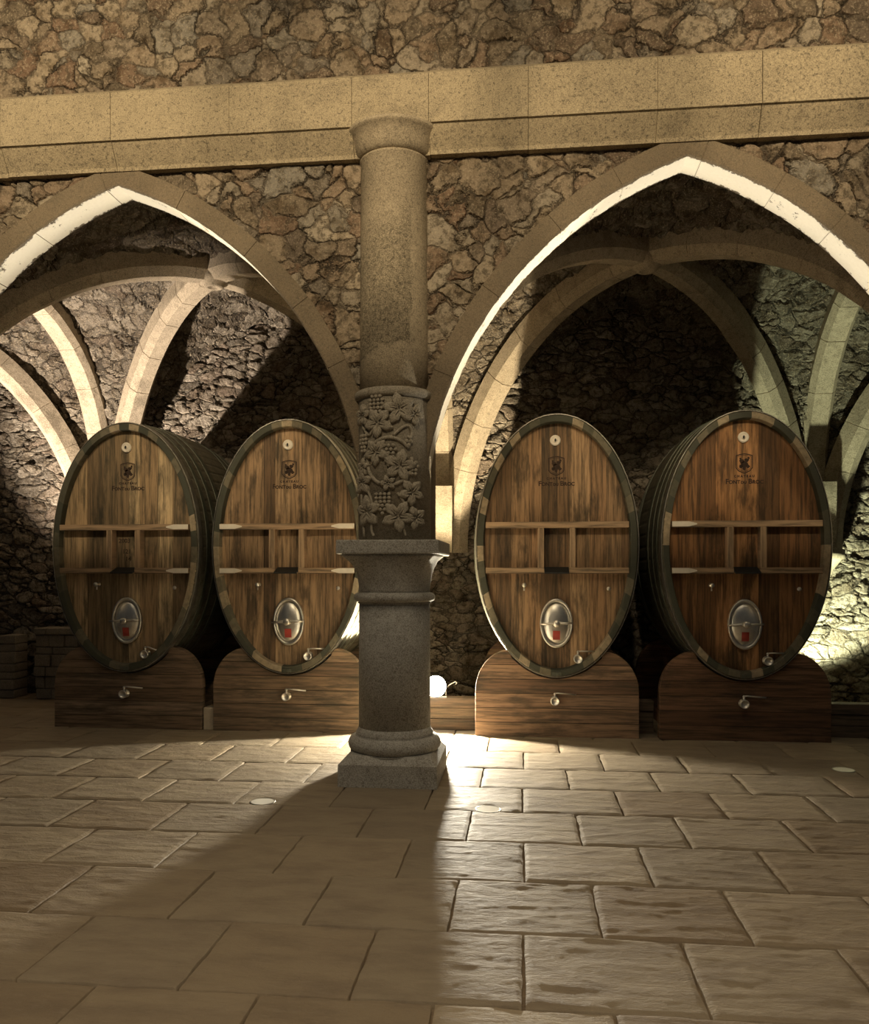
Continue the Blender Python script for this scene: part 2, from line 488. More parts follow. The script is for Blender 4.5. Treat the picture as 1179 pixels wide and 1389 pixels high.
# ------------------------------------------------------------------ the arcade wall
def wall_arcade():
    parts = []
    ztop = 4.86
    for b in BAYS:
        near = b in BAYS[1:3]
        n = 190 if near else 40
        m = 120 if near else 24
        for s in (-1, 1):
            d, z = front_half(0.13, n)
            d = np.concatenate([[BAYW/2], d]); z = np.concatenate([[z[0]], z])
            d = np.minimum(d, BAYW/2)
            t = np.linspace(0, 1, m)[None, :]
            X = np.repeat((b + s*d)[:, None], m, 1)
            Z = z[:, None] + (ztop - z[:, None])*t
            P = np.stack([X, np.full_like(X, WALL_Y), Z], -1)
            parts.append(grid('p', P, M['hall'], toward=(b, -50, 3)))
    return join_grids('wall_arcade', parts)
wall_arcade()
xs = np.arange(-6.6, 5.4, 0.022); zs = np.arange(5.36, 7.3, 0.022)
X, Z = np.meshgrid(xs, zs, indexing='ij')
o = grid('wall_hall', np.stack([X, np.full_like(X, WALL_Y + 0.005), Z], -1), M['hall'], toward=(0, -50, 6), kind='structure')

# masonry core behind the facing, so that the wall is thick and light tight
core = MB()
for b in BAYS:
    for s in (-1, 1):
        d, z = front_half(0.16, 24)
        for i in range(len(d)-1):
            x0, x1 = b + s*d[i+1], b + s*d[i]
            za = max(z[i], z[i+1])
            core.box(min(x0, x1), max(x0, x1), WALL_Y+0.06, WALL_Y+0.30, za, 7.3)
        core.box(min(b+s*d[0], b+s*BAYW/2), max(b+s*d[0], b+s*BAYW/2), WALL_Y+0.06, WALL_Y+0.30, 2.05, 7.3)
o = core.build('wall_core', M['hall'], fix=False); o['kind'] = 'structure'
at = o.data.attributes.new('rest', 'FLOAT_VECTOR', 'POINT')
at.data.foreach_set('vector', np.array(core.v, np.float32).ravel())

# back wall of the cellar
xs = np.arange(-10.5, 6.6, 0.03); zs = np.arange(-0.05, 5.2, 0.025)
X, Z = np.meshgrid(xs, zs, indexing='ij')
grid('wall_back', np.stack([X, np.full_like(X, BACK_Y), Z], -1), M['back'], toward=(0, 0, 2), kind='structure')

# ------------------------------------------------------------------ vault webs and ribs
def half_web(b, sx, kind, end):
    """ruled masonry between a diagonal rib and one boundary arch; kind 'front','back','side'"""
    n = 120 if b in BAYS[1:3] else 70
    m = 70
    ddx, ddy, dz, dv = diag(b, sx, end, n)
    D = np.stack([b + ddx*1.06, BOSS_Y + ddy*1.06, dz + 0.15], -1)
    if kind == 'side':
        td, tz = trans_half(0.05, n)
        td = td*((1.75 if end < 0 else 1.85)/td[0])
        T = np.stack([np.full(n, b + sx*(BAYW/2)), BOSS_Y + end*td, tz + 0.10], -1)
    else:
        td, tz = front_half(0.08, n)
        y = WALL_Y + 0.28 if end < 0 else BACK_Y
        T = np.stack([b + sx*td, np.full(n, y), tz + 0.03], -1)
    t = np.linspace(0, 1, m)[None, :, None]
    P = D[:, None, :]*(1-t) + T[:, None, :]*t
    P[:, :, 2] += 0.10*np.sin(np.linspace(0, PI, m))[None, :]*np.linspace(0, 1, n)[:, None]
    return grid('w', P, M['web'], toward=(b, BOSS_Y, 2.4))
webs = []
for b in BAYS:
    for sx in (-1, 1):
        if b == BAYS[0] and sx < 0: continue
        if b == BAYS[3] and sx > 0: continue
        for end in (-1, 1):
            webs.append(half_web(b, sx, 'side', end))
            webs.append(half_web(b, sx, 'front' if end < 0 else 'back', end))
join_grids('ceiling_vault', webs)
roof = MB(); roof.box(-10.5, 6.6, WALL_Y+0.3, BACK_Y+0.4, 5.25, 5.4)
o = roof.build('ceiling_slab', M['quoin']); o['kind'] = 'structure'

TRIM = [0]
def trim_name():
    TRIM[0] += 1
    return 'trim_%d' % TRIM[0]

def sweep_rib(pts, side, prof, mat, joints=0.55, name=None, crown=False):
    """pts: n x 3 underside curve; side: horizontal unit vector across the rib; prof: (across, outwards)"""
    pts = [Vector(p) for p in pts]
    side = Vector(side)
    L = [0.0]
    for i in range(1, len(pts)): L.append(L[-1] + (pts[i]-pts[i-1]).length)
    n = max(8, int(L[-1]/0.05))
    def at(s):
        for i in range(1, len(L)):
            if s <= L[i] + 1e-9:
                f = (s - L[i-1])/max(1e-9, L[i]-L[i-1])
                return pts[i-1].lerp(pts[i], f)
        return pts[-1]
    st = []
    for k in range(n+1): st.append((L[-1]*k/n, 0.0))
    if crown:
        mid = L[-1]/2
        st = [q for q in st if abs(q[0]-mid) > 0.03] + [(mid, 0.0)]
    j = joints*random.uniform(0.6, 1.0)
    while j < L[-1] - 0.1:
        st += [(j-0.004, 0.0), (j-0.0015, 0.005), (j+0.0015, 0.005), (j+0.004, 0.0)]
        j += joints*random.uniform(0.8, 1.2)
    st.sort()
    k = len(prof)
    cx = sum(p[0] for p in prof)/k; cy = sum(p[1] for p in prof)/k
    V, F = [], []
    for s, inset in st:
        p = at(s); t = (at(min(L[-1], s+0.03)) - at(max(0, s-0.03))).normalized()
        mit = 1.0
        if crown and abs(s - L[-1]/2) < 1e-6:
            mit = 1/max(0.5, t.dot((at(s) - at(s-0.03)).normalized()))
        out = t.cross(side).normalized()
        if out.z < -0.001 or (abs(out.z) <= 0.001 and False): out = -out
        wob = 0.006*noise.noise(p*3.1)
        for (a, r) in prof:
            a2 = a - math.copysign(min(inset, abs(a)), a); r2 = r + (inset if r < cy else 0)
            V.append(p + side*(a2 + wob) + out*(r2*mit + wob))
    for i in range(len(st)-1):
        for q in range(k):
            q2 = (q+1) % k
            F.append((i*k+q, i*k+q2, (i+1)*k+q2, (i+1)*k+q))
    F.append(tuple(reversed(range(k)))); F.append(tuple((len(st)-1)*k + q for q in range(k)))
    mb = MB(); mb.add(V, F)
    o = mb.build(name or trim_name(), mat)
    o['kind'] = 'structure'
    return o

rib_prof = [(-0.135, 0.26), (-0.135, 0.09), (-0.075, 0.0), (0.075, 0.0), (0.135, 0.09), (0.135, 0.26)]
for bi, b in enumerate(BAYS):
    for sx in (-1, 1):
        if bi == 0 and sx < 0: continue
        if bi == 3 and sx > 0: continue
        for end in (-1, 1):
            ddx, ddy, dz, dv = diag(b, sx, end, 48)
            D = [(b + p, BOSS_Y + q, w) for p, q, w in zip(ddx, ddy, dz)]
            sd = dv.cross(Vector((0, 0, 1))).normalized()
            sweep_rib(D, sd, rib_prof, M['rib'])
# transverse ribs between the bays
tr_prof = [(-0.15, 0.22), (-0.15, 0.07), (-0.095, 0.0), (0.095, 0.0), (0.15, 0.07), (0.15, 0.22)]
for b in BAYS[:3]:
    x = b + BAYW/2
    td, tz = trans_half(0.0, 40)
    T = [(x, BOSS_Y - d*1.72/1.88, z) for d, z in zip(td, tz)] + [(x, BOSS_Y + d*1.80/1.88, z) for d, z in list(zip(td, tz))[::-1][1:]]
    sweep_rib(T, (1, 0, 0), tr_prof, M['rib'])
# bosses with a small ring
for b in BAYS[1:3]:
    mb = MB()
    mb.lathe([(0.0, 4.60), (0.05, 4.60), (0.055, 4.585), (0.075, 4.578), (0.10, 4.59), (0.105, 4.61), (0.15, 4.63), (0.17, 4.68), (0.17, 4.9)], b, BOSS_Y, 40)
    o = mb.build(trim_name(), M['rib']); o['kind'] = 'structure'
# front arch voussoirs: face a little proud of the rubble
arch_prof = [(-0.14, 0.16), (-0.14, 0.012), (-0.128, 0.0), (0.13, 0.0), (0.14, 0.012), (0.14, 0.16)]
for b in BAYS:
    d, z = front_half(0.0, 60)
    half = [(q, w) for q, w in zip(d, z)]
    half = [(half[0][0], 1.845)] + half
    pts = [(b - q, WALL_Y + 0.105, w) for q, w in half] + [(b + q, WALL_Y + 0.105, w) for q, w in half[::-1][1:]]
    o = sweep_rib(pts, (0, 1, 0), arch_prof, M['arch'], joints=0.62, crown=True)
    o.data.materials.append(M['soffit'])
    for p in o.data.polygons:                                   # paler flecked colour only on the underside of the arch
        c = p.center; n_ = p.normal
        toc = Vector((b - c.x, 0, 1.9 - c.z)).normalized()
        if n_.dot(toc) > 0.6 and abs(n_.y) < 0.5: p.material_index = 1
# piers above the column abaci and corbels on the back wall
for x in (COLX - BAYW, COLX, COLX + BAYW):
    mb = MB()
    mb.box(x-0.27, x+0.27, WALL_Y+0.03, WALL_Y+0.62, 1.84, 3.35, 0.02)
    o = mb.build(trim_name(), M['arch']); o['kind'] = 'structure'
    if x == COLX: continue
    mb = MB()
    mb.lathe([(0.04, 1.42), (0.12, 1.5), (0.17, 1.62), (0.26, 1.74), (0.30, 1.76), (0.30, 1.86), (0.26, 1.88)], x, BACK_Y - 0.12, 24)
    o = mb.build(trim_name(), M['rib']); o['kind'] = 'structure'

# cornice: moulded courses of long blocks
def cornice():
    prof = [(WALL_Y+0.05, 4.80), (WALL_Y-0.05, 4.80), (WALL_Y-0.055, 4.83), (WALL_Y-0.135, 4.965), (WALL_Y-0.145, 4.985),
            (WALL_Y-0.165, 4.99), (WALL_Y-0.165, 5.365), (WALL_Y-0.15, 5.375), (WALL_Y-0.06, 5.44), (WALL_Y+0.05, 5.45)]
    cuts = [-6.6, -5.2, -4.15, -3.227, -2.263, -1.30, -0.71, 0.037, 0.98, 1.72, 2.66, 3.6, 5.4]
    mb = MB()
    for a, c in zip(cuts[:-1], cuts[1:]):
        k = len(prof)
        y = random.uniform(-0.004, 0.004); zz = random.uniform(-0.003, 0.003)
        bm = bmesh.new()
        v0 = [bm.verts.new((a+0.001, p[0]+y, p[1]+zz)) for p in prof]
        v1 = [bm.verts.new((c-0.001, p[0]+y, p[1]+zz)) for p in prof]
        bm.faces.new(v0); bm.faces.new(v1[::-1])
        for q in range(k): bm.faces.new((v0[q], v1[q], v1[(q+1) % k], v0[(q+1) % k]))
        bmesh.ops.recalc_face_normals(bm, faces=bm.faces[:])
        ed = [e for e in bm.edges if abs(e.verts[0].co.x - e.verts[1].co.x) < 1e-6]
        bmesh.ops.bevel(bm, geom=ed, offset=0.0025, segments=1, affect='EDGES')
        mb.bm(bm)
    o = mb.build(trim_name(), M['lime']); o['kind'] = 'structure'
cornice()

# ------------------------------------------------------------------ floor of riven flags
def floor():
    V, F, tone = [], [], []
    PX, PY, G = 0.663, 0.6245, 0.013
    rows = [(i, 3.08 + PY*i) for i in range(-5, 12)]
    base = 0
    for ri, y0 in rows:
        off = 0.0 if ri % 2 == 0 else PX/2
        far = y0 > 8.4
        for c in range(-11 if y0 > 5 else -8, 9):
            x0 = off + c*PX + random.uniform(-0.02, 0.02)*0
            jx0 = noise.noise(Vector((c*3.3+off, ri*5.1, 0)))*0.03
            jx1 = noise.noise(Vector(((c+1)*3.3+off, ri*5.1, 0)))*0.03
            xa, xb = x0 + jx0 + G/2, x0 + PX + jx1 - G/2
            ya, yb = y0 + G/2, y0 + PY - G/2
            if xb < -0.75*y0 - 2.2 and y0 < 7: continue
            n = 10 if far else (44 if y0 < 5.2 else 30)
            nx = n; ny = n
            t = random.random()
            dz = random.uniform(-0.002, 0.002); tx = random.uniform(-0.004, 0.004); ty = random.uniform(-0.005, 0.005)
            sd = random.uniform(0, 100)
            us = np.concatenate([[0, 0], np.linspace(0.0, 1, nx), [1, 1]])
            for i, u in enumerate(us):
                for j, w in enumerate(us):
                    edge_i = i in (0, len(us)-1); edge_j = j in (0, len(us)-1)
                    x = xa + (xb-xa)*u; y = ya + (yb-ya)*w
                    ex = noise.noise(Vector((x*9, y*9, sd)))*0.006
                    eu = min(u, 1-u); ew = min(w, 1-w)
                    if eu < 0.05: x += ex*(1 - eu/0.05)
                    if ew < 0.05: y += noise.noise(Vector((x*8, y*8, sd+9)))*0.007*(1 - ew/0.05)
                    h = 0.0038*noise.noise(Vector((x*2.2, y*4.0, sd))) + 0.0030*noise.noise(Vector((x*6, y*15, sd+3)))
                    q = noise.noise(Vector((x*3.5, y*10, sd+7)))
                    h += 0.0030*(1 - abs(q))**5
                    h += 0.0012*noise.noise(Vector((x*22, y*46, sd)))
                    h += dz + tx*(u-0.5) + ty*(w-0.5)
                    d = min(eu*(xb-xa), ew*(yb-ya))
                    h -= 0.006*max(0, 1 - d/0.012)**2
                    for lx, ly in ((-0.235, 5.63), (-1.807, 5.65), (2.58, 7.06)):
                        dl = math.hypot(x-lx, y-ly)
                        if dl < 0.16: h = h*max(0, (dl-0.1)/0.06) - (0.008 if dl < 0.088 else 0)
                    if edge_i or edge_j: h = -0.045
                    V.append((x, y, h)); tone.append(t)
            m = len(us)
            for i in range(m-1):
                for j in range(m-1):
                    a = base + i*m + j
                    F.append((a, a+m, a+m+1, a+1))
            base += m*m
    b = len(V)
    V += [(-11, -1, -0.03), (7, -1, -0.03), (7, 10.6, -0.03), (-11, 10.6, -0.03)]; tone += [0.0]*4
    F.append((b, b+1, b+2, b+3))
    me = bpy.data.meshes.new('floor'); me.from_pydata(V, [], F)
    me.polygons.foreach_set('use_smooth', [True]*len(F))
    at = me.attributes.new('tone', 'FLOAT', 'POINT'); at.data.foreach_set('value', tone)
    me.materials.append(M['floor']); me.update()
    o = link(bpy.data.objects.new('floor', me)); o['kind'] = 'structure'
floor()

# ------------------------------------------------------------------ the column
def column(x, y, label):
    root = thing('stone_column', label, 'column', (x, y, 0))
    mb = MB()
    bm = bmesh.new()
    def frustum(x0, y0, y1, z0, X0, Y0, Y1, z1):
        v = [(-x0,y0,z0),(x0,y0,z0),(x0,y1,z0),(-x0,y1,z0),(-X0,Y0,z1),(X0,Y0,z1),(X0,Y1,z1),(-X0,Y1,z1)]
        mb.add(v, [(0,3,2,1),(4,5,6,7),(0,1,5,4),(1,2,6,5),(2,3,7,6),(3,0,4,7)])
    bm.free()
    frustum(0.372, -0.372, 0.40, 0.0, 0.37, -0.37, 0.40, 0.165)
    frustum(0.37, -0.37, 0.40, 0.165, 0.315, -0.315, 0.35, 0.225)
    mb.build('plinth', M['column'], root)
    mb = MB()
    pr = [(0.33, 0.20), (0.345, 0.215)] + [(0.30 + 0.062*math.cos(a), 0.275 + 0.062*math.sin(a)) for a in np.linspace(-PI*0.35, PI*0.5, 10)]
    pr += [(0.302, 0.345), (0.302, 0.36), (0.288, 0.375), (0.281, 0.40)]
    mb.lathe(pr, n=72); mb.build('base_moulding', M['column'], root)
    mb = MB(); mb.lathe([(0.280, 0.40), (0.279, 0.9), (0.277, 1.36)], n=72); mb.build('lower_shaft', M['column'], root)
    mb = MB()
    pr = [(0.277, 1.355), (0.29, 1.36)] + [(0.282 + 0.036*math.cos(a), 1.405 + 0.036*math.sin(a)) for a in np.linspace(-PI/2, PI/2, 10)] + [(0.28, 1.445)]
    mb.lathe(pr, n=72); mb.build('neck_ring', M['column'], root)
    # bell turning from round to square
    mb = MB(); n = 96; rings = []
    for k in range(14):
        t = k/13; z = 1.44 + 0.295*t
        f = t**2.2
        ring = []
        for q in range(n):
            a = 2*PI*q/n
            c, s = math.cos(a), math.sin(a)
            rs = 0.36/max(abs(c), abs(s)) * (1.0)
            r = 0.278*(1-f) + rs*f
            ring.append((c*r, s*r*(1 + 0.06*f*(s > 0)), z))
        rings.append(ring)
    V = [p for r in rings for p in r]
    F = [(i*n+q, i*n+(q+1) % n, (i+1)*n+(q+1) % n, (i+1)*n+q) for i in range(13) for q in range(n)]
    mb.add(V, F, True); mb.add(V[:n], [tuple(range(n))]); mb.add(V[-n:], [tuple(range(n))])
    mb.build('bell_capital', M['column'], root)
    mb = MB(); mb.box(-0.385, 0.385, -0.385, 0.55, 1.735, 1.84, 0.012); mb.build('abacus', M['column'], root)
    # carved drum
    R = 0.283
    mb = MB()
    mb.lathe([(R, 1.84), (R, 2.9), (R+0.004, 2.935)], n=96)
    def W(s, z, h): 
        a = s/R - PI/2
        return ((R+h)*math.cos(a), (R+h)*math.sin(a), z)
    def leaf(s, z, rad, rot, k=5):
        n = 60
        o = []
        for q in range(n):
            a = 2*PI*q/n
            o.append(rad*(0.50 + 0.50*abs(math.cos(k*a/2))**1.25)*(1 + 0.06*math.cos(3*k*a)))
        V = []
        for sc_, h in ((1.0, -0.01), (1.0, 0.020), (0.93, 0.030), (0.6, 0.034), (0.3, 0.022)):
            for q in range(n):
                a = 2*PI*q/n + rot
                cr = 0.010*(abs(math.cos(k*(a-rot)/2)) < 0.25)*(sc_ < 0.99)
                V.append(W(s + o[q]*sc_*math.cos(a), z + o[q]*sc_*math.sin(a), h - cr))
        V.append(W(s, z, 0.008))
        F = [(i*n+q, i*n+(q+1) % n, (i+1)*n+(q+1) % n, (i+1)*n+q) for i in range(4) for q in range(n)]
        F += [(4*n+q, 4*n+(q+1) % n, 5*n) for q in range(n)]
        mb.add(V, F, True)
        for j in range(k):                                   # raised midribs
            a = 2*PI*j/k + rot
            mb.tube([W(s + rad*t*math.cos(a), z + rad*t*math.sin(a), 0.029) for t in (0.1, 0.4, 0.7, 0.92)], [0.006, 0.005, 0.004, 0.002], 6)
    def grapes(s, z, rows, g=0.0165):
        for i, c in enumerate(rows):
            for q in range(c):
                mb.ball(W(s + (q-(c-1)/2)*g*1.95, z - i*g*1.75, 0.012), g, 2)
    def vine(pts, r=0.014):
        mb.tube([W(s, z, 0.008) for s, z in pts], r, 8)
    def px(u, v): return ((u-534)/1130*6.22*1.03, 1.6 + (776-v)/1130*6.22)
    def L(u, v, rad, rot): leaf(*px(u, v), rad*1.22, rot)
    grapes(*px(517, 536), [3, 4, 4, 4, 3, 2]); grapes(*px(495, 588), [3, 3, 3, 2, 2]); grapes(*px(534, 604), [3, 4, 3, 3, 2, 1])
    grapes(*px(526, 670), [4, 4, 4, 3, 2, 1]); grapes(*px(567, 626), [2, 3, 2, 2]); grapes(*px(560, 592), [1, 2, 1])
    L(547, 553, 0.098, 0.5); L(520, 572, 0.095, -0.4); L(494, 560, 0.07, 0.2); L(517, 612, 0.085, 0.9); L(548, 631, 0.10, 0.1)
    L(503, 693, 0.10, 0.4); L(546, 700, 0.10, -0.2); L(564, 667, 0.085, 0.9); L(494, 652, 0.08, 0.3); L(567, 560, 0.07, 1.1); L(570, 702, 0.075, 0.7)
    L(495, 631, 0.055, 0.2); L(533, 655, 0.05, 0.6)
    cs, cz = px(534, 625)
    vine([(cs + 0.175*math.cos(a), cz + 0.178*math.sin(a)) for a in np.linspace(0.6, 2*PI+0.2, 48)], 0.015)
    for seq in ([(488, 545), (492, 575), (506, 590), (512, 580)], [(540, 590), (552, 578), (560, 575), (566, 585), (560, 600)],
                [(500, 660), (508, 672), (512, 690), (509, 720), (514, 727)], [(545, 668), (556, 684), (552, 712), (556, 727)], [(489, 668), (490, 690), (496, 727)]):
        pts = [px(*q) for q in seq]
        P = []
        for i in range(len(pts)-1):
            for t in np.linspace(0, 1, 6, endpoint=False):
                P.append((pts[i][0]*(1-t)+pts[i+1][0]*t, pts[i][1]*(1-t)+pts[i+1][1]*t))
        P.append(pts[-1])
        for _ in range(3):
            P = [P[0]] + [((P[i-1][0]+P[i][0]+P[i+1][0])/3, (P[i-1][1]+P[i][1]+P[i+1][1])/3) for i in range(1, len(P)-1)] + [P[-1]]
        vine(P, 0.011)
    mb.build('carved_drum', M['carve'], root)
    tag(root.children[-1], 'drum carved with grapes, vine leaves and a round wreath')
    mb = MB()
    pr = [(0.283, 2.925), (0.302, 2.93), (0.312, 2.945), (0.314, 2.965), (0.308, 2.985), (0.292, 2.997), (0.268, 3.0)]
    mb.lathe(pr, n=72); mb.build('collar_ring', M['carve'], root)
    mb = MB(); mb.lathe([(0.272, 2.99), (0.2715, 3.25), (0.268, 4.0), (0.264, 4.77), (0.270, 4.775), (0.273, 4.79), (0.262, 4.80)], n=72)
    mb.build('upper_shaft', M['shaft'], root)
    mb = MB()
    pr = [(0.26, 4.795), (0.278, 4.80), (0.30, 4.82), (0.315, 4.86), (0.332, 4.91), (0.362, 4.955), (0.378, 4.965), (0.38, 4.988)]
    mb.lathe(pr, n=72); mb.build('round_capital', M['shaft'], root)
    return root
column(COLX + 0.004, 6.46, 'tall round stone column with a carved drum of grapes and vine leaves, standing between the two arches')

# ------------------------------------------------------------------ casks
Z0 = 0.59                                  # lowest point of a cask front
CA, CB, CZ = 0.772, 1.262, 1.265           # half width, half height, centre above Z0
CL = 1.98
def ell(a, b, n=128):
    return [(a*math.cos(2*PI*k/n), CZ + b*math.sin(2*PI*k/n)) for k in range(n)]
def cab(y):
    g = 0.06*math.sin(PI*min(1, max(0, y/CL)))
    return CA + g, CB + g*0.9

def text_mesh(body, size, name):
    cu = bpy.data.curves.new(name, 'FONT')
    cu.body = body; cu.size = size; cu.align_x = 'CENTER'; cu.extrude = 0.0012; cu.offset = 0.0016
    cu.resolution_u = 3
    o = bpy.data.objects.new(name, cu); COL.objects.link(o)
    dg = bpy.context.evaluated_depsgraph_get()
    me = bpy.data.meshes.new_from_object(o.evaluated_get(dg))
    bpy.data.objects.remove(o)
    R = Matrix.Rotation(PI/2, 4, 'X')
    me.transform(R)
    return me

CASK = {}
def cask_meshes():
    n = 128
    # body of staves, slightly faceted with fine grooves
    mb = MB(); V, F = [], []
    ys = [0.0, 0.02, 0.2, 0.4, 0.6, 0.8, 1.0, 1.2, 1.4, 1.6, 1.8, 1.96, 1.98]
    nn = 320
    for y in ys:
        a, b = cab(y)
        if y in (0.0, 1.98): a -= 0.008; b -= 0.008
        for k in range(nn):
            t = 2*PI*k/nn
            gr = 0.006 if k % 5 == 0 else 0.0
            V.append(((a-gr)*math.cos(t), y, CZ + (b-gr)*math.sin(t)))
    for i in range(len(ys)-1):
        for k in range(nn):
            F.append((i*nn+k, (i+1)*nn+k, (i+1)*nn+(k+1) % nn, i*nn+(k+1) % nn))
    F.append(tuple(range((len(ys)-1)*nn, len(ys)*nn)))
    mb.add(V, F, False)
    CASK['staves'] = mb.mesh('staves'); CASK['staves'].materials.append(M['stave'])
    # stave ends: front ring with inner return to the recessed head
    mb = MB(); rings = []
    for da, y in ((0.006, 0.012), (0.010, 0.0), (0.014, -0.003), (0.064, -0.003), (0.069, 0.0), (0.078, 0.085), (0.084, 0.10)):
        rings.append([((CA-da)*math.cos(2*PI*k/n), y, CZ + (CB-da)*math.sin(2*PI*k/n)) for k in range(n)])
    V = [p for r in rings for p in r]
    F = [(i*n+k, (i+1)*n+k, (i+1)*n+(k+1) % n, i*n+(k+1) % n) for i in range(len(rings)-1) for k in range(n)]
    mb.add(V, [tuple(reversed(f)) for f in F], False)
    CASK['stave_ends'] = mb.mesh('stave_ends'); CASK['stave_ends'].materials.append(M['chime'])
    # hoops
    def hoop(y0, y1, th):
        mb = MB(); rings = []
        for y, o in ((y0, 0.0), (y0, th), (y0+0.004, th+0.002), (y1-0.004, th+0.002), (y1, th), (y1, 0.0)):
            a, b = cab(y)
            rings.append([((a+o)*math.cos(2*PI*k/n), y, CZ + (b+o)*math.sin(2*PI*k/n)) for k in range(n)])
        V = [p for r in rings for p in r]
        F = [(i*n+k, (i+1)*n+k, (i+1)*n+(k+1) % n, i*n+(k+1) % n) for i in range(len(rings)-1) for k in range(n)]
        mb.add(V, F, False)
        return mb.mesh('hoop')
    for i, (a, b) in enumerate(((0.012, 0.09), (0.19, 0.26), (0.36, 0.43), (0.56, 0.63), (1.35, 1.42), (1.60, 1.67), (1.88, 1.96))):
        CASK['hoop%d' % i] = hoop(a, b, 0.006); CASK['hoop%d' % i].materials.append(M['rim'] if i == 0 else M['hoop'])
    # recessed head of upright boards
    a, b = CA-0.075, CB-0.075
    mb = MB(); tones = []; x = -a + 0.003; rr = random.Random(21)
    while x < a - 0.02:
        w = rr.uniform(0.10, 0.19)
        xa, xb = x + 0.0006, min(a - 0.003, x + w - 0.0006)
        if a - xb < 0.06: xb = a - 0.003
        x = xb + 0.0006
        top = [(q, CZ + b*math.sqrt(max(0, 1-(q/a)**2))) for q in np.linspace(xa, xb, 9)]
        bot = [(q, 2*CZ - z) for q, z in top[::-1]]
        y = 0.074 + rr.uniform(-0.0015, 0.0015)
        k = len(mb.f); mb.prism(top + bot, y, 0.12, 0.0012)
        tones += [rr.random()]*(len(mb.f) - k)
    me = mb.mesh('head'); at = me.attributes.new('board', 'FLOAT', 'FACE'); at.data.foreach_set('value', tones)
    CASK['head'] = me; CASK['head'].materials.append(M['head'])
    # cross bars: upper bar, lower bar left and right of the slate
    zt, zl = 2.054 - Z0, 1.614 - Z0
    hx = 0.68
    def bar(x0, x1, z, h=0.029):
        mb = MB(); mb.box(x0, x1, -0.028, 0.0735, z-h, z+h, 0.004); return mb.mesh('bar')
    CASK['upper'] = bar(-hx, hx, zt); CASK['lowl'] = bar(-hx, -0.118, zl); CASK['lowr'] = bar(0.118, hx, zl)
    def post(x):
        mb = MB(); mb.box(x-0.03, x+0.03, -0.026, 0.0735, zl+0.0295, zt-0.0295, 0.004); return mb.mesh('post')
    CASK['postl'] = post(-0.15); CASK['postr'] = post(0.15)
    for k in ('upper', 'lowl', 'lowr'): CASK[k].materials.append(M['bar'])
    for k in ('postl', 'postr'): CASK[k].materials.append(M['post'])
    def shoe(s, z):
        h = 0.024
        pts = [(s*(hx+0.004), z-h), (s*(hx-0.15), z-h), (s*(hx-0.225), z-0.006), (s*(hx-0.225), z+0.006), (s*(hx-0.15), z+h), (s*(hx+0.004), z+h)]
        mb = MB(); mb.prism(pts, -0.034, -0.0285); return mb.mesh('glint_end_plate')
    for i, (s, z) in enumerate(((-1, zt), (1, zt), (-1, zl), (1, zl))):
        CASK['shoe%d' % i] = shoe(s, z); CASK['shoe%d' % i].materials.append(M['white'])  # reflection off the steel plates is put into this cream colour
    # slate resting between the lower bars
    mb = MB()
    mb.add([(-0.116,-0.075,zl-0.03),(0.116,-0.075,zl-0.03),(0.116,0.07,zl+0.02),(-0.116,0.07,zl+0.02),(-0.116,-0.075,zl-0.015),(0.116,-0.075,zl-0.015),(0.116,0.07,zl+0.035),(-0.116,0.07,zl+0.035)],
           [(0,3,2,1),(4,5,6,7),(0,1,5,4),(1,2,6,5),(2,3,7,6),(3,0,4,7)])
    CASK['slate'] = mb.mesh('slate'); CASK['slate'].materials.append(M['slate'])
    # manhole
    dz = 1.105 - Z0
    mb = MB()
    mb.lathe([(0.158, -0.075), (0.158, -0.045), (0.152, -0.038), (0.142, -0.038), (0.136, -0.045), (0.134, -0.07)], 0, dz, 64, 'y', sx=1.0, sy=1.52)
    CASK['mframe'] = mb.mesh('manhole_frame'); CASK['mframe'].materials.append(M['steel'])
    mb = MB()
    mb.lathe([(0.130, -0.068), (0.129, -0.06), (0.12, -0.05), (0.10, -0.038), (0.07, -0.029), (0.035, -0.024), (0.0, -0.022)], 0, dz, 64, 'y', sx=1.0, sy=1.52)
    CASK['mdoor'] = mb.mesh('manhole_door'); CASK['mdoor'].materials.append(M['steel'])
    mb = MB()
    mb.tube([(-0.158, -0.012, dz-0.006), (-0.08, 0.0-0.008, dz-0.003), (0.0, -0.004, dz), (0.08, -0.008, dz+0.003), (0.158, -0.012, dz+0.006)], [0.009, 0.012, 0.016, 0.012, 0.009], 10)
    for v in range(len(mb.v)): mb.v[v] = (mb.v[v][0], mb.v[v][1]+0.004, mb.v[v][2])
    CASK['mbar'] = mb.mesh('clamp_bar'); CASK['mbar'].materials.append(M['steel'])
    mb = MB(); mb.lathe([(0.018, -0.004), (0.02, 0.006), (0.033, 0.012), (0.035, 0.03), (0.028, 0.04), (0.0, 0.042)], 0.0, dz, 28, 'y')
    CASK['mknob'] = mb.mesh('clamp_knob'); CASK['mknob'].materials.append(M['steel'])
    mb = MB()
    pts = []
    V = []
    for i in range(7):
        for j in range(7):
            x = -0.034 + 0.068*i/6; z = -0.158 + 0.088*j/6
            r = math.hypot(x, z/1.52)
            pr = [(0.0, -0.022), (0.035, -0.024), (0.07, -0.029), (0.10, -0.038), (0.12, -0.05), (0.129, -0.06)]
            h = np.interp(r, [p[0] for p in pr], [p[1] for p in pr])
            V.append((x, -h - 0.003, dz + z))
    mb.add(V, [(i*7+j, (i+1)*7+j, (i+1)*7+j+1, i*7+j+1) for i in range(6) for j in range(6)])
    CASK['mlabel'] = mb.mesh('label'); CASK['mlabel'].materials.append(M['red'])
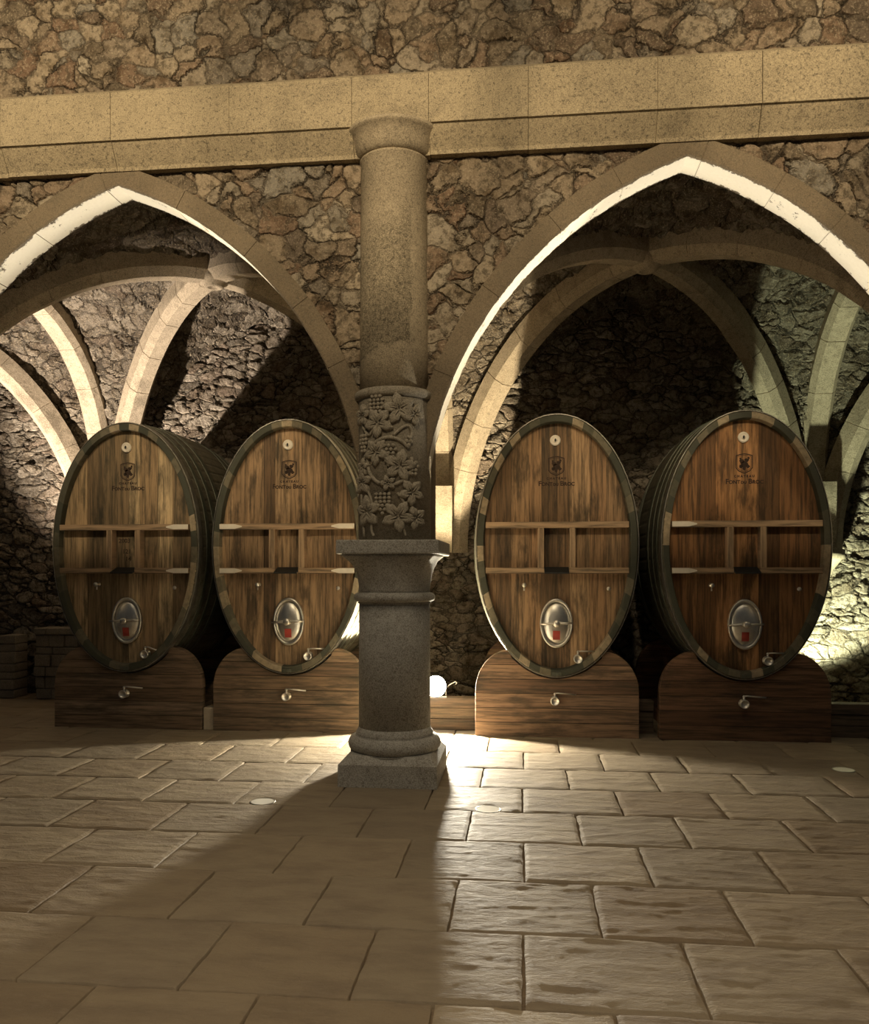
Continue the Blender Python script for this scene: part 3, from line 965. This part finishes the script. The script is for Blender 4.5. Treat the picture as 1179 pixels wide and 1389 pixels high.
    # tap with lever
    def tap(x, z, y0, key, tilt=0.0, lever=0.17):
        mb = MB()
        mb.lathe([(0.042, -y0-0.0), (0.042, -y0+0.012), (0.022, -y0+0.016), (0.022, -y0+0.05), (0.04, -y0+0.052), (0.043, -y0+0.075), (0.034, -y0+0.078), (0.030, -y0+0.066), (0.0, -y0+0.064)], x, z, 28, 'y')
        mb.tube([(x, y0-0.035, z+0.015), (x, y0-0.035, z+0.062)], 0.011, 10)
        CASK[key] = mb.mesh('tap'); CASK[key].materials.append(M['steel'])
        mb = MB()
        mb.ball((x, y0-0.035, z+0.066), 0.014, 2)
        mb.tube([(x, y0-0.036, z+0.072), (x+0.03, y0-0.04, z+0.074), (x+lever, y0-0.045, z+0.074+tilt)], [0.006, 0.007, 0.008], 8)
        CASK[key+'_lever'] = mb.mesh('lever'); CASK[key+'_lever'].materials.append(M['steel'])
    tap(0.205, 0.765 - Z0, 0.0735, 'tap')
    tap(0.205, 0.765 - Z0, 0.0735, 'taptilt', -0.05)
    # small sampling valve, sealing stud, top disc, drain latch
    mb = MB(); mb.lathe([(0.02, -0.0735), (0.02, -0.062), (0.01, -0.06), (0.01, -0.02), (0.02, -0.018), (0.022, 0.0), (0.0, 0.004)], -0.31, 1.475-Z0, 20, 'y')
    mb.tube([(-0.31, 0.035, 1.475-Z0), (-0.31, 0.03, 1.44-Z0), (-0.31, 0.03, 1.42-Z0)], 0.007, 8)
    CASK['valve'] = mb.mesh('sampling_valve'); CASK['valve'].materials.append(M['steel'])
    mb = MB(); mb.lathe([(0.02, -0.0735), (0.02, -0.066), (0.012, -0.062), (0.0, -0.060)], 0.50, 1.44-Z0, 18, 'y')
    CASK['stud'] = mb.mesh('stud'); CASK['stud'].materials.append(M['steel'])
    mb = MB(); mb.lathe([(0.052, -0.0735), (0.052, -0.06), (0.046, -0.052), (0.034, -0.05), (0.031, -0.056), (0.020, -0.056), (0.018, -0.048), (0.0, -0.046)], -0.01, 2.875-Z0, 36, 'y')
    CASK['disc'] = mb.mesh('bung_plate'); CASK['disc'].materials.append(M['white'])
    mb = MB(); mb.lathe([(0.010, -0.047), (0.010, -0.043), (0.0, -0.0425)], -0.01, 2.875-Z0, 16, 'y', sx=0.8, sy=1.6)
    CASK['hole'] = mb.mesh('keyhole'); CASK['hole'].materials.append(M['black'])
    mb = MB(); mb.box(-0.045, 0.045, -0.012, -0.0035, 0.012, 0.05, 0.003); mb.box(0.0, 0.022, -0.022, -0.0121, 0.02, 0.045, 0.003)
    CASK['latch'] = mb.mesh('drain_latch'); CASK['latch'].materials.append(M['hoop'])
    # shield crest burnt into the boards: rim, and worn figures inside
    cz = 2.63 - Z0
    def shield(s):
        return [(-0.078*s, cz+0.075*s), (-0.04*s, cz+0.088*s), (0, cz+0.094*s), (0.04*s, cz+0.088*s), (0.078*s, cz+0.075*s),
                (0.078*s, cz-0.045*s), (0.055*s, cz-0.075*s), (0, cz-0.10*s), (-0.055*s, cz-0.075*s), (-0.078*s, cz-0.045*s)]
    mb = MB()
    for s0, s1 in ((1.0, 0.90), (0.84, 0.80)):
        o, i = shield(s0), shield(s1); k = len(o)
        for q in range(k):
            q2 = (q+1) % k
            mb.prism([o[q], o[q2], i[q2], i[q]], 0.0715, 0.0745)
    r2 = random.Random(4)
    for c, rad in (((-0.02, 0.02), 0.026), ((0.022, 0.028), 0.022), ((0.0, -0.012), 0.034), ((-0.03, -0.03), 0.02), ((0.032, -0.026), 0.02), ((0.0, -0.052), 0.018), ((-0.035, 0.045), 0.012), ((0.04, 0.05), 0.012)):
        pts = []
        for q in range(16):
            a = 2*PI*q/16
            rr = rad*r2.uniform(0.65, 1.1)
            pts.append((c[0] + rr*math.cos(a), cz + c[1] + rr*math.sin(a)))
        mb.prism(pts, 0.0718, 0.0742)
    CASK['crest'] = mb.mesh('crest'); CASK['crest'].materials.append(M['brand'])
    # burnt lettering
    bm = bmesh.new()
    def put(body, size, x, z):
        me = text_mesh(body, size, 't')
        me.transform(Matrix.Translation((x, 0.0722, z)))
        bm.from_mesh(me)
    put('C H A T E A U', 0.030, 0.0, 2.498 - Z0)
    put('F', 0.066, -0.158, 2.437 - Z0); put('ONT', 0.048, -0.090, 2.437 - Z0); put('DU', 0.036, -0.005, 2.437 - Z0)
    put('B', 0.066, 0.055, 2.437 - Z0); put('ROC', 0.048, 0.125, 2.437 - Z0)
    me = bpy.data.meshes.new('lettering'); bm.to_mesh(me); bm.free(); me.materials.append(M['brand'])
    CASK['lettering'] = me
    for k, body, x, z in (('num0', '2003', -0.035, 1.90), ('num1', '121', -0.01, 1.79), ('num2', '14', 0.005, 1.715)):
        bm = bmesh.new(); put(body, 0.062, x, z - Z0)
        me = bpy.data.meshes.new('chalk'); bm.to_mesh(me); bm.free(); me.materials.append(M['chalk'])
        CASK[k] = me
    # stand boards
    def board(ycask):
        a, b = cab(ycask + 0.12); a += 0.012; b += 0.012
        pts = [(-0.785, 0.0), (0.785, 0.0), (0.785, 0.44)]
        for t in np.linspace(0, PI/2, 14)[1:]:
            pts.append((0.435 + 0.35*math.cos(t), 0.44 + 0.40*math.sin(t)))
        x1 = 0.435
        for x in np.linspace(x1, -x1, 40):
            z = Z0 + CZ - b*math.sqrt(1-(x/a)**2)
            pts.append((x, min(z, 0.84)))
        for t in np.linspace(PI/2, 0, 14)[:-1]:
            pts.append((-0.435 - 0.35*math.cos(t), 0.44 + 0.40*math.sin(t)))
        pts.append((-0.785, 0.44))
        mb = MB(); mb.prism(pts, 0.0, 0.12, 0.004)
        return mb.mesh('board')
    CASK['board0'] = board(0.06); CASK['board1'] = board(1.7)
    for k in ('board0', 'board1'): CASK[k].materials.append(M['stand'])
    for k, sg in (('runl', -1), ('runr', 1)):
        mb = MB(); mb.box(sg*0.60-0.06, sg*0.60+0.06, 0.1201, 1.64-0.0001, 0.0, 0.16)
        CASK[k] = mb.mesh('runner'); CASK[k].materials.append(M['stand'])
    tap(-0.015, 0.36, 0.0, 'stap', -0.012, 0.2)
cask_meshes()
for key, me in CASK.items():
    if key == 'head': continue
    bm = bmesh.new(); bm.from_mesh(me)
    bmesh.ops.remove_doubles(bm, verts=bm.verts[:], dist=1e-6)
    bmesh.ops.recalc_face_normals(bm, faces=bm.faces[:])
    bm.to_mesh(me); bm.free()

def part(name, key, parent, tint=None, label=None):
    o = link(bpy.data.objects.new(name, CASK[key]), parent)
    if tint: o.color = tint
    if label: o['label'] = label
    return o

CY = 8.08
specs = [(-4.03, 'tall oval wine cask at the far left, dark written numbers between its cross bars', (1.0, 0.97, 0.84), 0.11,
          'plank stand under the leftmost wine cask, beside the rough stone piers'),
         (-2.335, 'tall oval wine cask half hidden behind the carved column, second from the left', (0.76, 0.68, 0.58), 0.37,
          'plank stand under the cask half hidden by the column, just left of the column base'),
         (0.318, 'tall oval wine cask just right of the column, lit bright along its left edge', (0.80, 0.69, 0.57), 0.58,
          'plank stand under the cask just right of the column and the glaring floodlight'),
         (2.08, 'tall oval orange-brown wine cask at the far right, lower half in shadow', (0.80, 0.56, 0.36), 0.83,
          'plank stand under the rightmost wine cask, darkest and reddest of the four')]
for i, (x, label, tc, sd, slabel) in enumerate(specs):
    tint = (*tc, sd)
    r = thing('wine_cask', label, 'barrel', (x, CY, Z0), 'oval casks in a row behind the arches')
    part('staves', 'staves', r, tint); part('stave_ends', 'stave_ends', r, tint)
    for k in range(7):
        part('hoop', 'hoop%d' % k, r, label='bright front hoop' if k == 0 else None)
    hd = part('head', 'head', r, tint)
    part('crest', 'crest', hd); part('lettering', 'lettering', hd)
    if i == 0:
        for k in range(3): part('written_number', 'num%d' % k, hd)
    u = part('cross_bar', 'upper', r)
    l1 = part('cross_bar', 'lowl', r); l2 = part('cross_bar', 'lowr', r)
    if i in (1, 3): part('glint_end_plate', 'shoe0', u, label='pointed end plate, cream for the steel glint'); part('glint_end_plate', 'shoe2', l1, label='pointed end plate, cream for the steel glint')  # left plates only where the steel glints
    if i in (0, 1): part('glint_end_plate', 'shoe1', u, label='pointed end plate, cream for the steel glint'); part('glint_end_plate', 'shoe3', l2, label='pointed end plate, cream for the steel glint')  # right plates, likewise only at glinting bar ends
    part('upright_post', 'postl', r); part('upright_post', 'postr', r)
    part('slate', 'slate', r, label='small black slate between the lower cross bars')
    mf = part('manhole_frame', 'mframe', r)
    md = part('manhole_door', 'mdoor', r)
    part('clamp_bar', 'mbar', md); part('clamp_knob', 'mknob', md); part('label', 'mlabel', md, label='red label')
    tk = 'taptilt' if i == 0 else 'tap'
    tp = part('tap', tk, r); part('lever', tk + '_lever', tp)
    part('sampling_valve', 'valve', r); part('stud', 'stud', r)
    dc = part('bung_plate', 'disc', r); part('keyhole', 'hole', dc)
    part('drain_latch', 'latch', r)
    s = thing('cask_stand', slabel, 'stand', (x, CY + 0.06, 0), 'plank stands under the casks')
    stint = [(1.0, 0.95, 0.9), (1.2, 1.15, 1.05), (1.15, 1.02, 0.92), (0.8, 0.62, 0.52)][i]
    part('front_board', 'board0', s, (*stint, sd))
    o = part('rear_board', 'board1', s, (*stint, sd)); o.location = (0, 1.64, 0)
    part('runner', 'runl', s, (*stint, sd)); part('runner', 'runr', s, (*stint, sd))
    tp = part('tap', 'stap', s); part('lever', 'stap_lever', tp)

# ------------------------------------------------------------------ low timber kerb between the stands
def kerb(x0, x1, label):
    r = thing('timber_kerb', label, 'beam', ((x0+x1)/2, 8.42, 0), 'low timber kerbs between the cask stands')
    h = (x1-x0)/2
    for z0, z1 in ((0.0, 0.11), (0.112, 0.222)):
        mb = MB(); mb.box(-h, h, 0.0, 0.12, z0, z1, 0.004); mb.build('board', M['kerb'], r)
    mb = MB(); mb.box(-h, h, -0.015, 0.14, 0.224, 0.325, 0.005); mb.build('top_rail', M['kerb'], r)
kerb(-3.235, -3.13, 'narrow piece of dark timber kerb in the gap between the two left casks')
kerb(-1.53, -0.48, 'low timber kerb behind the column, carrying the glaring floodlight')
kerb(1.12, 1.28, 'narrow piece of dark timber kerb in the gap between the two right casks')
kerb(2.88, 4.4, 'dark timber kerb running off to the right of the rightmost cask')
mb = MB(); mb.box(-0.055, 0.055, -0.06, 0.06, 0.0, 0.225, 0.006)
o = mb.build('wood_block', M['block']); o.location = (-3.175, 8.22, 0)
tag(o, 'small pale upright wood block on the floor between the two left stands', 'block')

# ------------------------------------------------------------------ floodlight on the kerb
LX, LY, LZ = -0.885, 8.40, 0.42
fl = thing('floodlight', 'glaring white floodlight on the timber kerb, seen past the right edge of the column', 'lamp', (LX, LY, 0.325))
mb = MB(); mb.lathe([(0.108, -0.004), (0.114, -0.02), (0.114, -0.03), (0.095, -0.09), (0.06, -0.13), (0.0, -0.135)], 0, LZ-0.325+0.022, 32, 'y'); mb.build('housing', M['black'], fl)
mb = MB(); mb.lathe([(0.106, -0.0035), (0.106, 0.002), (0.08, 0.012), (0.0, 0.018)], 0, LZ-0.325+0.022, 32, 'y'); mb.build('lens', M['lamp'], fl)
mb = MB(); mb.tube([(-0.10, 0.05, 0.02), (-0.10, 0.05, 0.10)], 0.008); mb.tube([(0.10, 0.05, 0.0), (0.10, 0.05, 0.09)], 0.008)
mb.tube([(0.09, 0.06, 0.09), (0.14, 0.05, 0.13), (0.20, 0.03, 0.165), (0.215, 0.03, 0.15), (0.20, 0.03, 0.135)], 0.006, 8)
mb.box(-0.11, 0.11, 0.03, 0.07, 0.0, 0.012); mb.build('bracket', M['steel'], fl)

# round glass covers let into the floor
for x, y, lab in ((-0.235, 5.63, 'bright round glass floor light in the flags right of the column base'),
                  (-1.807, 5.65, 'round floor light at the edge of the column shadow, left of the column base'),
                  (2.58, 7.06, 'round floor light on the shaded flags before the rightmost cask')):
    f = thing('floor_light', lab, 'floor light', (x, y, 0.0), 'round lights let into the floor')
    mb = MB(); mb.lathe([(0.088, -0.02), (0.088, 0.0), (0.086, 0.002), (0.080, 0.002), (0.079, 0.0)], n=40); mb.build('rim', M['rim'], f)
    mb = MB(); mb.lathe([(0.078, -0.01), (0.078, 0.0012)], n=40, smooth=False); mb.build('glass_cover', M['disc'], f)

# rough little stone piers by the back wall, far left
def pier(x0, x1, y0, y1, h, label, seed):
    r = random.Random(seed)
    p = thing('stone_pier', label, 'pier', ((x0+x1)/2, (y0+y1)/2, 0), 'low stone piers by the back wall')
    mb = MB(); z = 0.0
    hx, hy = (x1-x0)/2, (y1-y0)/2
    while z < h - 0.04:
        dz = min(r.uniform(0.09, 0.16), h - z)
        cuts = [-hx]
        while cuts[-1] < hx - 0.14: cuts.append(min(hx, cuts[-1] + r.uniform(0.12, 0.24)))
        cuts[-1] = hx
        for a, b in zip(cuts[:-1], cuts[1:]):
            j = r.uniform(-0.03, 0.02)
            mb.box(a+0.004, b-0.004, -hy+j, hy, z+0.003, z+dz-0.004, 0.012)
        z += dz
    mb.build('blocks', M['quoin'], p)
pier(-6.63, -6.41, 9.94, 10.22, 0.80, 'narrow rough stone pier left of the dark slot by the back wall', 3)
pier(-6.12, -5.56, 9.90, 10.24, 0.90, 'wider rough stone pier beside the leftmost cask stand', 5)

# ------------------------------------------------------------------ lights
def light(name, typ, loc, energy, color, aim=None, **kw):
    d = bpy.data.lights.new(name, typ)
    d.energy = energy; d.color = color
    for k, v in kw.items(): setattr(d, k, v)
    o = link(bpy.data.objects.new(name, d))
    o.location = loc
    if aim is not None:
        o.rotation_euler = (Vector(aim) - Vector(loc)).to_track_quat('-Z', 'Y').to_euler()
    return o
R_ = math.radians
# the floodlight seen in the picture and its unseen twins behind the neighbouring columns throw forwards and low
light('floodlight_beam', 'SPOT', (LX, LY-0.03, LZ+0.02), 1050, (1.0, 0.92, 0.74), (LX, LY-1.0, LZ+0.02), spot_size=R_(143), spot_blend=0.06, shadow_soft_size=0.07)
light('unseen_left_floodlight_beam', 'SPOT', (-6.3, 8.37, 0.44), 700, (1.0, 0.92, 0.76), (-5.8, 7.57, 1.04), spot_size=R_(62), spot_blend=0.25, shadow_soft_size=0.07)
light('unseen_right_floodlight_beam', 'SPOT', (3.62, 8.37, 0.44), 600, (1.0, 0.92, 0.76), (3.12, 7.57, 1.04), spot_size=R_(62), spot_blend=0.25, shadow_soft_size=0.07)
# unseen kerb uplight added to brighten the web; bay and wall lamps point upwards
light('added_kerb_uplight', 'SPOT', (-0.95, 8.95, 0.20), 1500, (1.0, 0.82, 0.54), (-0.72, 8.0, 3.2), spot_size=R_(99), spot_blend=0.12, shadow_soft_size=0.05)  # added lamp without a fitting, lights web and arch undersides
light('left_bay_lamp', 'SPOT', (-6.7, 8.0, 0.4), 2600, (1.0, 0.84, 0.68), (-4.9, 9.9, 4.2), spot_size=R_(64), spot_blend=0.7, shadow_soft_size=0.06)
light('right_wall_lamp', 'SPOT', (3.15, 9.60, 0.30), 520, (0.92, 1.0, 0.66), (3.2, 10.3, 1.9), spot_size=R_(118), spot_blend=0.3, shadow_soft_size=0.05)
# spotlights under the hall roof, then added fill for column and floor
for x in (-4.6, -3.9, -2.4, 0.3, 2.1, 3.4):
    light('hall_spot', 'SPOT', (x, 1.5, 6.5), 345, (1.0, 0.80, 0.52), (x, 6.4, 5.42), spot_size=R_(48), spot_blend=0.16, shadow_soft_size=0.12)
light('column_fill_spot', 'SPOT', (COLX, 1.5, 6.0), 300, (1.0, 0.80, 0.52), (COLX, 6.2, 4.1), spot_size=R_(50), spot_blend=0.8, shadow_soft_size=0.12)  # added fill for the carved drum, which the hall spots miss
light('hall_fill', 'AREA', (-0.5, 0.9, 7.5), 95, (1.0, 0.82, 0.58), (-0.5, 1.4, 0), size=6.0, spread=R_(95))  # added overhead fill that lifts the floor

w = bpy.data.worlds.new('night'); SC.world = w; w.use_nodes = True
bg = w.node_tree.nodes['Background']; bg.inputs[0].default_value = (0.75, 0.9, 1.0, 1); bg.inputs[1].default_value = 0.02

# ------------------------------------------------------------------ camera
cam = bpy.data.cameras.new('camera')
cam.sensor_fit = 'HORIZONTAL'; cam.sensor_width = 36
cam.lens = 36*1130/1179
cam.shift_y = (776 - 694.5)/1179
cam.clip_start = 0.05
co = link(bpy.data.objects.new('camera', cam))
co.location = (0, 0, 1.6)
co.rotation_euler = (PI/2, 0, math.atan(120.5/1130))
SC.camera = co
SC.view_settings.view_transform = 'Standard'
SC.view_settings.look = 'None'
SC.view_settings.exposure = 0.3
SC.view_settings.gamma = 1.0
